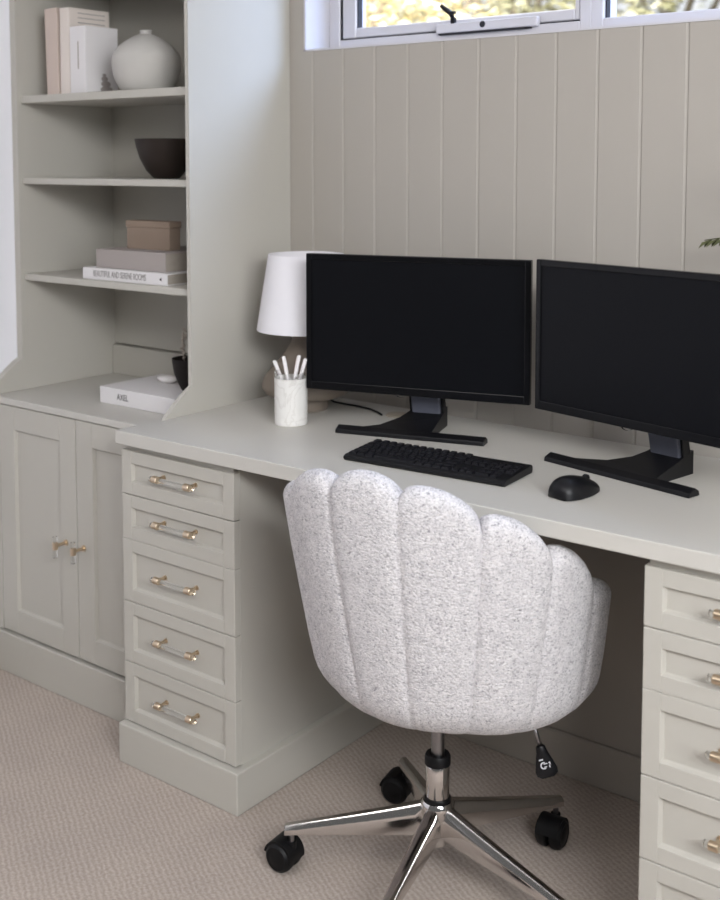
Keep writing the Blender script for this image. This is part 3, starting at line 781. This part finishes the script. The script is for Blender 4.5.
for i in range(NQ+1):
    q = -END+2*END*i/NQ
    zt, f = ztop(q); e = (END-abs(q))/.28
    th = T*math.sqrt(max(.0025, 1-(1-min(1, e))**2)); inset = (T-th)/2
    bulge = .0055*(1-abs(2*f)**5)-.0028*max(0, (abs(f)-.455)/.045)
    zb = ZB-.018*min(1, max(0, (abs(q)-1)/2.5)); zr = zb+.075
    col = []
    def put(z, s_extra=1., dn=0.):
        s = wall_s(z, q)*s_extra
        p, n = path(q, s); fade = min(1, max(0, (z-zb)/.12))
        p = p+n*(bulge*(.35+.65*fade)-inset+dn); p.z = z; col.append(p)
    for k in range(8):
        uu = math.cos(PI/2*k/8); put(zr-(zr-zb)*uu, .66+.34*math.sqrt(max(0, 1-uu*uu)))
    zc = zt-th/2
    for k in range(15): put(zr+(zc-zr)*k/14)
    pz, nz = col[-1].copy(), path(q)[1]
    for k in range(1, 8):
        a = PI*k/8; p = pz-nz*(th/2)*(1-math.cos(a)); p.z = zc+th/2*math.sin(a); col.append(p)
    zi = .45
    for k in range(9):
        z = zc+(zi-zc)*k/8; s = wall_s(z, q); p, n = path(q, s); p = p+n*(bulge-inset-th); p.z = z; col.append(p)
    cols.append([b.verts.new(p) for p in col])
for a, c in zip(cols, cols[1:]):
    for k in range(len(a)-1): b.faces.new((a[k], c[k], c[k+1], a[k+1]))
# closing faces: arm ends, underside and inner floor
b.faces.new(list(reversed(cols[0]))); b.faces.new(cols[-1])
b.faces.new([c[0] for c in reversed(cols)]); b.faces.new([c[-1] for c in cols])
bmesh.ops.recalc_face_normals(b, faces=b.faces)
sh = obj('backrest', b, M['boucle'], ch, smooth_angle=55)
# seat cushion
def plan(a, yf, n=48, p=2.6):
    out = []
    for k in range(n):
        t = 2*PI*k/n; c, s = math.cos(t), math.sin(t)
        sx = math.copysign(abs(c)**(2/p), c)*a; sy = math.copysign(abs(s)**(2/p), s)
        out.append((sx, Y0+.01+(sy*(yf-Y0) if sy > 0 else sy*a)))
    return out
def puff(a, yf, z0, z1, r):
    b = bmesh.new(); rings = []
    for ins, z in ((r*1.6, z0), (r*.35, z0+r*.2), (0, z0+r), (0, z1-r), (r*.35, z1-r*.2), (r*1.6, z1), (a*.6, z1+.006)):
        rings.append([b.verts.new((x*(a-ins)/a, Y0+(y-Y0)*(a-ins)/a, z)) for x, y in plan(a, yf)])
    for u_, v_ in zip(rings, rings[1:]):
        for k in range(len(u_)): b.faces.new((u_[k], u_[(k+1) % len(u_)], v_[(k+1) % len(u_)], v_[k]))
    b.faces.new(list(reversed(rings[0]))); b.faces.new(rings[-1]); bmesh.ops.recalc_face_normals(b, faces=b.faces)
    return b
obj('seat_base', puff(.15, .235, .374, .455, .012), M['boucle'], ch, smooth_angle=50)
obj('seat_cushion', puff(.19, .255, .452, .525, .026), M['boucle'], ch, smooth_angle=60)
# mechanism, gas lift, base
b = bmesh.new(); add_box(b, -.075, .075, -.06, .09, .352, .368, .004, 2); add_box(b, -.04, .04, -.04, .05, .335, .354, .006, 2); obj('seat_plate', b, M['black'], ch)
b = bmesh.new(); add_rod(b, (0, 0, .225), (0, 0, .340), .0125, n=28); obj('gas_lift', b, M['steel'], ch, smooth_angle=40)
b = bmesh.new(); add_lathe(b, [(.0, .166), (.0215, .166), (.0225, .170), (.0225, .232), (.0205, .236), (0, .236)], 36); obj('lift_sleeve', b, M['chrome'], ch, smooth_angle=40)
b = bmesh.new(); add_lathe(b, [(.0128, .228), (.0205, .2355), (.0245, .2360), (.0245, .250), (.022, .255), (.0140, .255)], 36, cap0=False, cap1=False); obj('lift_collar', b, M['rubberw'], ch, smooth_angle=40)
b = bmesh.new(); add_lathe(b, [(.0227, .1655), (.0245, .1655), (.0250, .167), (.0250, .171), (.0240, .1725), (.0227, .1725)], 36, cap0=False, cap1=False); obj('lift_collar', b, M['rubberw'], ch, smooth_angle=40)
b = bmesh.new(); add_lathe(b, [(0, .080), (.018, .080), (.020, .084), (.020, .114), (.027, .130), (.032, .142), (.032, .160), (.028, .166), (0, .166)], 36); obj('base_hub', b, M['chrome'], ch, smooth_angle=40)
# five legs, each with its caster
wr = random.Random(5)
def leg_mesh():
    b = bmesh.new(); rows = []
    for i in range(13):
        t = i/12; x = .018+(.292-.018)*t
        zt = .163-.070*t**.92; hgt = .042*(1-t)**1.1+.017; wtop = .0115*(1-.25*t); wb_ = .0155*(1-.3*t)
        sec = [(-wb_, zt-hgt), (-wb_*1.02, zt-hgt*.45), (-wtop, zt-.005), (-wtop*.6, zt-.0006), (0, zt), (wtop*.6, zt-.0006), (wtop, zt-.005), (wb_*1.02, zt-hgt*.45), (wb_, zt-hgt)]
        rows.append([b.verts.new((x, y, z)) for y, z in sec])
    for a, c in zip(rows, rows[1:]):
        n = len(a)
        for k in range(n): b.faces.new((a[k], a[(k+1) % n], c[(k+1) % n], c[k]))
    b.faces.new(rows[0]); b.faces.new(rows[-1]); bmesh.ops.recalc_face_normals(b, faces=b.faces)
    return b
def caster_meshes():
    """stem; body = hood and twin wheels, local X along the wheel's travel"""
    s = bmesh.new(); add_rod(s, (0, 0, .052), (0, 0, .084), .0055, n=14)
    w = bmesh.new(); R_ = .0305
    for sg in (-1, 1):
        mtx = Matrix.Translation((-.018, 0, R_)) @ Matrix.Rotation(-sg*PI/2, 4, 'X')
        add_lathe(w, [(0, .004), (.0265, .004), (.0298, .0065), (R_, .013), (.0285, .0215), (.022, .0275), (.017, .0265), (.013, .0280), (0, .0285)], 32, mtx=mtx)
    h = bmesh.new()
    arc = lambda r, a: (-.018+r*math.cos(math.radians(a)), R_+r*math.sin(math.radians(a)))
    pts = [arc(.032, a) for a in range(-10, 171, 15)]; pts2 = [arc(.025, a) for a in range(170, -11, -15)]
    add_prism(h, pts+pts2, 'y', -.023, .023); add_rod(h, (0, 0, .034), (0, 0, .060), .0095, n=16)
    add_rod(h, (-.018, -.024, R_), (-.018, .024, R_), .006, n=12)
    return s, w, h
leg_me = None
for k in range(5):
    ang = math.radians(66-6-72*k)                    # chair is turned 6 degrees
    if leg_me is None:
        lg = obj('leg', leg_mesh(), M['chrome'], ch, smooth_angle=35)
        s, w, h = caster_meshes()
        st = obj('caster_stem', s, M['steel'], lg, smooth_angle=40); wh = obj('caster_wheel', w, M['rubberw'], lg, smooth_angle=35); hd = obj('caster_hood', h, M['rubberw'], lg, smooth_angle=40)
        leg_me, leg_kids = lg, (st, wh, hd)
    else:
        lg = leg_me.copy(); COL.objects.link(lg); lg.parent = ch
    lg.rotation_euler = (0, 0, ang)
    sw = (.5, .9, 1.9, 2.7, -2.2)[k]
    for c in leg_kids:
        if k == 0: d = c
        else: d = c.copy(); COL.objects.link(d); d.parent = lg
        d.location = (.280, 0, 0); d.rotation_euler = (0, 0, sw)
# height lever with printed pictogram
b = bmesh.new(); add_tube(b, [(.03, .02, .345), (.13, .03, .347), (.165, .035, .345), (.180, .036, .333), (.192, .036, .300)], .0042, 12); lv = obj('height_lever', b, M['steel'], ch)
p0, p1 = Vector((.190, .036, .306)), Vector((.2075, .036, .250))
dz = (p1-p0).normalized(); rx_ = Matrix.Rotation(-math.radians(6), 3, 'Z') @ Vector((.791, .611, 0)); rx_ = (rx_-dz*rx_.dot(dz)).normalized(); ry_ = dz.cross(rx_)
pm = Matrix(((rx_.x, ry_.x, dz.x, p0.x), (rx_.y, ry_.y, dz.y, p0.y), (rx_.z, ry_.z, dz.z, p0.z), (0, 0, 0, 1)))
b = bmesh.new(); rows = []
for i, (z, wx, wy) in enumerate(((0, .007, .006), (.002, .0085, .007), (.012, .0105, .0065), (.030, .0165, .006), (.044, .0205, .0055), (.052, .0195, .005), (.057, .013, .003))):
    rows.append([b.verts.new(pm @ Vector((wx*math.cos(2*PI*k/20), wy*math.sin(2*PI*k/20), z))) for k in range(20)])
for a, c in zip(rows, rows[1:]):
    for k in range(20): b.faces.new((a[k], a[(k+1) % 20], c[(k+1) % 20], c[k]))
b.faces.new(list(reversed(rows[0]))); b.faces.new(rows[-1]); bmesh.ops.recalc_face_normals(b, faces=b.faces)
pd = obj('lever_paddle', b, M['black'], lv, smooth_angle=50)
b = bmesh.new()                                  # pictogram: seat figure and arrow
t = bmesh.new()
add_box(t, -.0095, -.002, -.0002, .0003, .0215, .0240)
arcp = [(-.003+.0065*math.cos(math.radians(a)), .0335+.0065*math.sin(math.radians(a))) for a in range(60, 301, 20)]+[(-.003+.0042*math.cos(math.radians(a)), .0335+.0042*math.sin(math.radians(a))) for a in range(300, 59, -20)]
add_prism(t, arcp, 'y', -.0002, .0003)
add_box(t, -.003, .004, -.0002, .0003, .0300, .0318); add_box(t, -.003, .002, -.0002, .0003, .0355, .0372)
add_prism(t, [(.0055, .0300), (.0095, .0285), (.0100, .0345)], 'y', -.0002, .0003); add_box(t, .0062, .0082, -.0002, .0003, .034, .039)
sy = -1 if (pm.to_3x3() @ Vector((0, -1, 0))).y < 0 else 1
merge(b, t, 0, pm @ Matrix.Translation((0, sy*.0064, 0)))
k = obj('lever_pictogram', b, M['logo'], lv); k['label'] = 'white printed pictogram'


# ------------------------------------------------------------------ light
w = bpy.data.worlds.new('World'); SC.world = w; w.use_nodes = True
N = w.node_tree.nodes; L = w.node_tree.links; bg = N['Background']
tc = N.new('ShaderNodeTexCoord'); sx = N.new('ShaderNodeSeparateXYZ'); L.new(tc.outputs['Generated'], sx.inputs[0])
r_ = ramp(N, [(.0, (.14, .14, .14, 1)), (.45, (.14, .14, .14, 1)), (.75, (1.0, 1.03, 1.08, 1))])
mr_ = N.new('ShaderNodeMapRange'); mr_.inputs[1].default_value = -1; mr_.inputs[2].default_value = 1; L.new(sx.outputs['Y'], mr_.inputs[0])
L.new(mr_.outputs[0], r_.inputs['Fac']); L.new(r_.outputs['Color'], bg.inputs['Color']); bg.inputs['Strength'].default_value = 1.0
def area(name, loc, target, sx, sy, e, col=(1, 1, 1)):
    l = bpy.data.lights.new(name, 'AREA'); l.shape = 'RECTANGLE'; l.size = sx; l.size_y = sy; l.energy = e; l.color = col
    o = bpy.data.objects.new(name, l); COL.objects.link(o); o.location = loc
    o.rotation_euler = (Vector(target)-Vector(loc)).to_track_quat('-Z', 'Y').to_euler(); return o
area('room_window_light', (1.3, -.15, 2.3), (-.9, 1.8, .6), 1.4, 1.0, 98, (.965, .98, 1))
area('side_fill_light', (1.35, .5, 1.35), (-.7, 1.75, .6), .9, .9, 18, (.92, .955, 1))  # added fill to brighten the right pedestal; no window is seen there
area('ceiling_bounce', (-.8, .0, 2.43), (-.9, .7, 0), 2.0, 1.4, 37, (1, .985, .965))
area('sky_light', (-.55, 3.3, 3.0), (-2.0, 2.0, 1.5), 1.6, 1.2, 125, (.46, .63, 1))
area('garden_fill', (-3.0, 3.2, 4.6), (-4.6, 7.0, 2.2), 3., 2., 1300, (1, .98, .93))  # added fill on the trees, standing in for sunlight

# ------------------------------------------------------------------ camera
f, cx, cy, H = 1148., 360., 250., 1.361
X = Vector((.79128391, .04673355, -.60966036)); Y = Vector((.61144891, -.06047848, .78896931)); Z = Vector((0, -.99707489, -.07643083))
# rows: world axes in camera coordinates (x right, y down, z forward)
right = Vector((X.x, Y.x, Z.x)); down = Vector((X.y, Y.y, Z.y)); fwd = Vector((X.z, Y.z, Z.z))
fwd.normalize(); right = (right-fwd*right.dot(fwd)).normalized(); up = right.cross(fwd)
cam = bpy.data.cameras.new('camera'); co = bpy.data.objects.new('camera', cam); COL.objects.link(co)
co.matrix_world = Matrix(((right.x, up.x, -fwd.x, 0), (right.y, up.y, -fwd.y, 0), (right.z, up.z, -fwd.z, H), (0, 0, 0, 1)))
cam.sensor_fit = 'VERTICAL'; cam.sensor_height = 36; cam.lens = f*36/900
cam.shift_x = (360-cx)/900; cam.shift_y = -(450-cy)/900
cam.clip_start = .05
cam.dof.use_dof = True; cam.dof.focus_distance = 2.25; cam.dof.aperture_fstop = 3.5
SC.camera = co
SC.view_settings.view_transform = 'Standard'; SC.view_settings.look = 'None'; SC.view_settings.exposure = 0
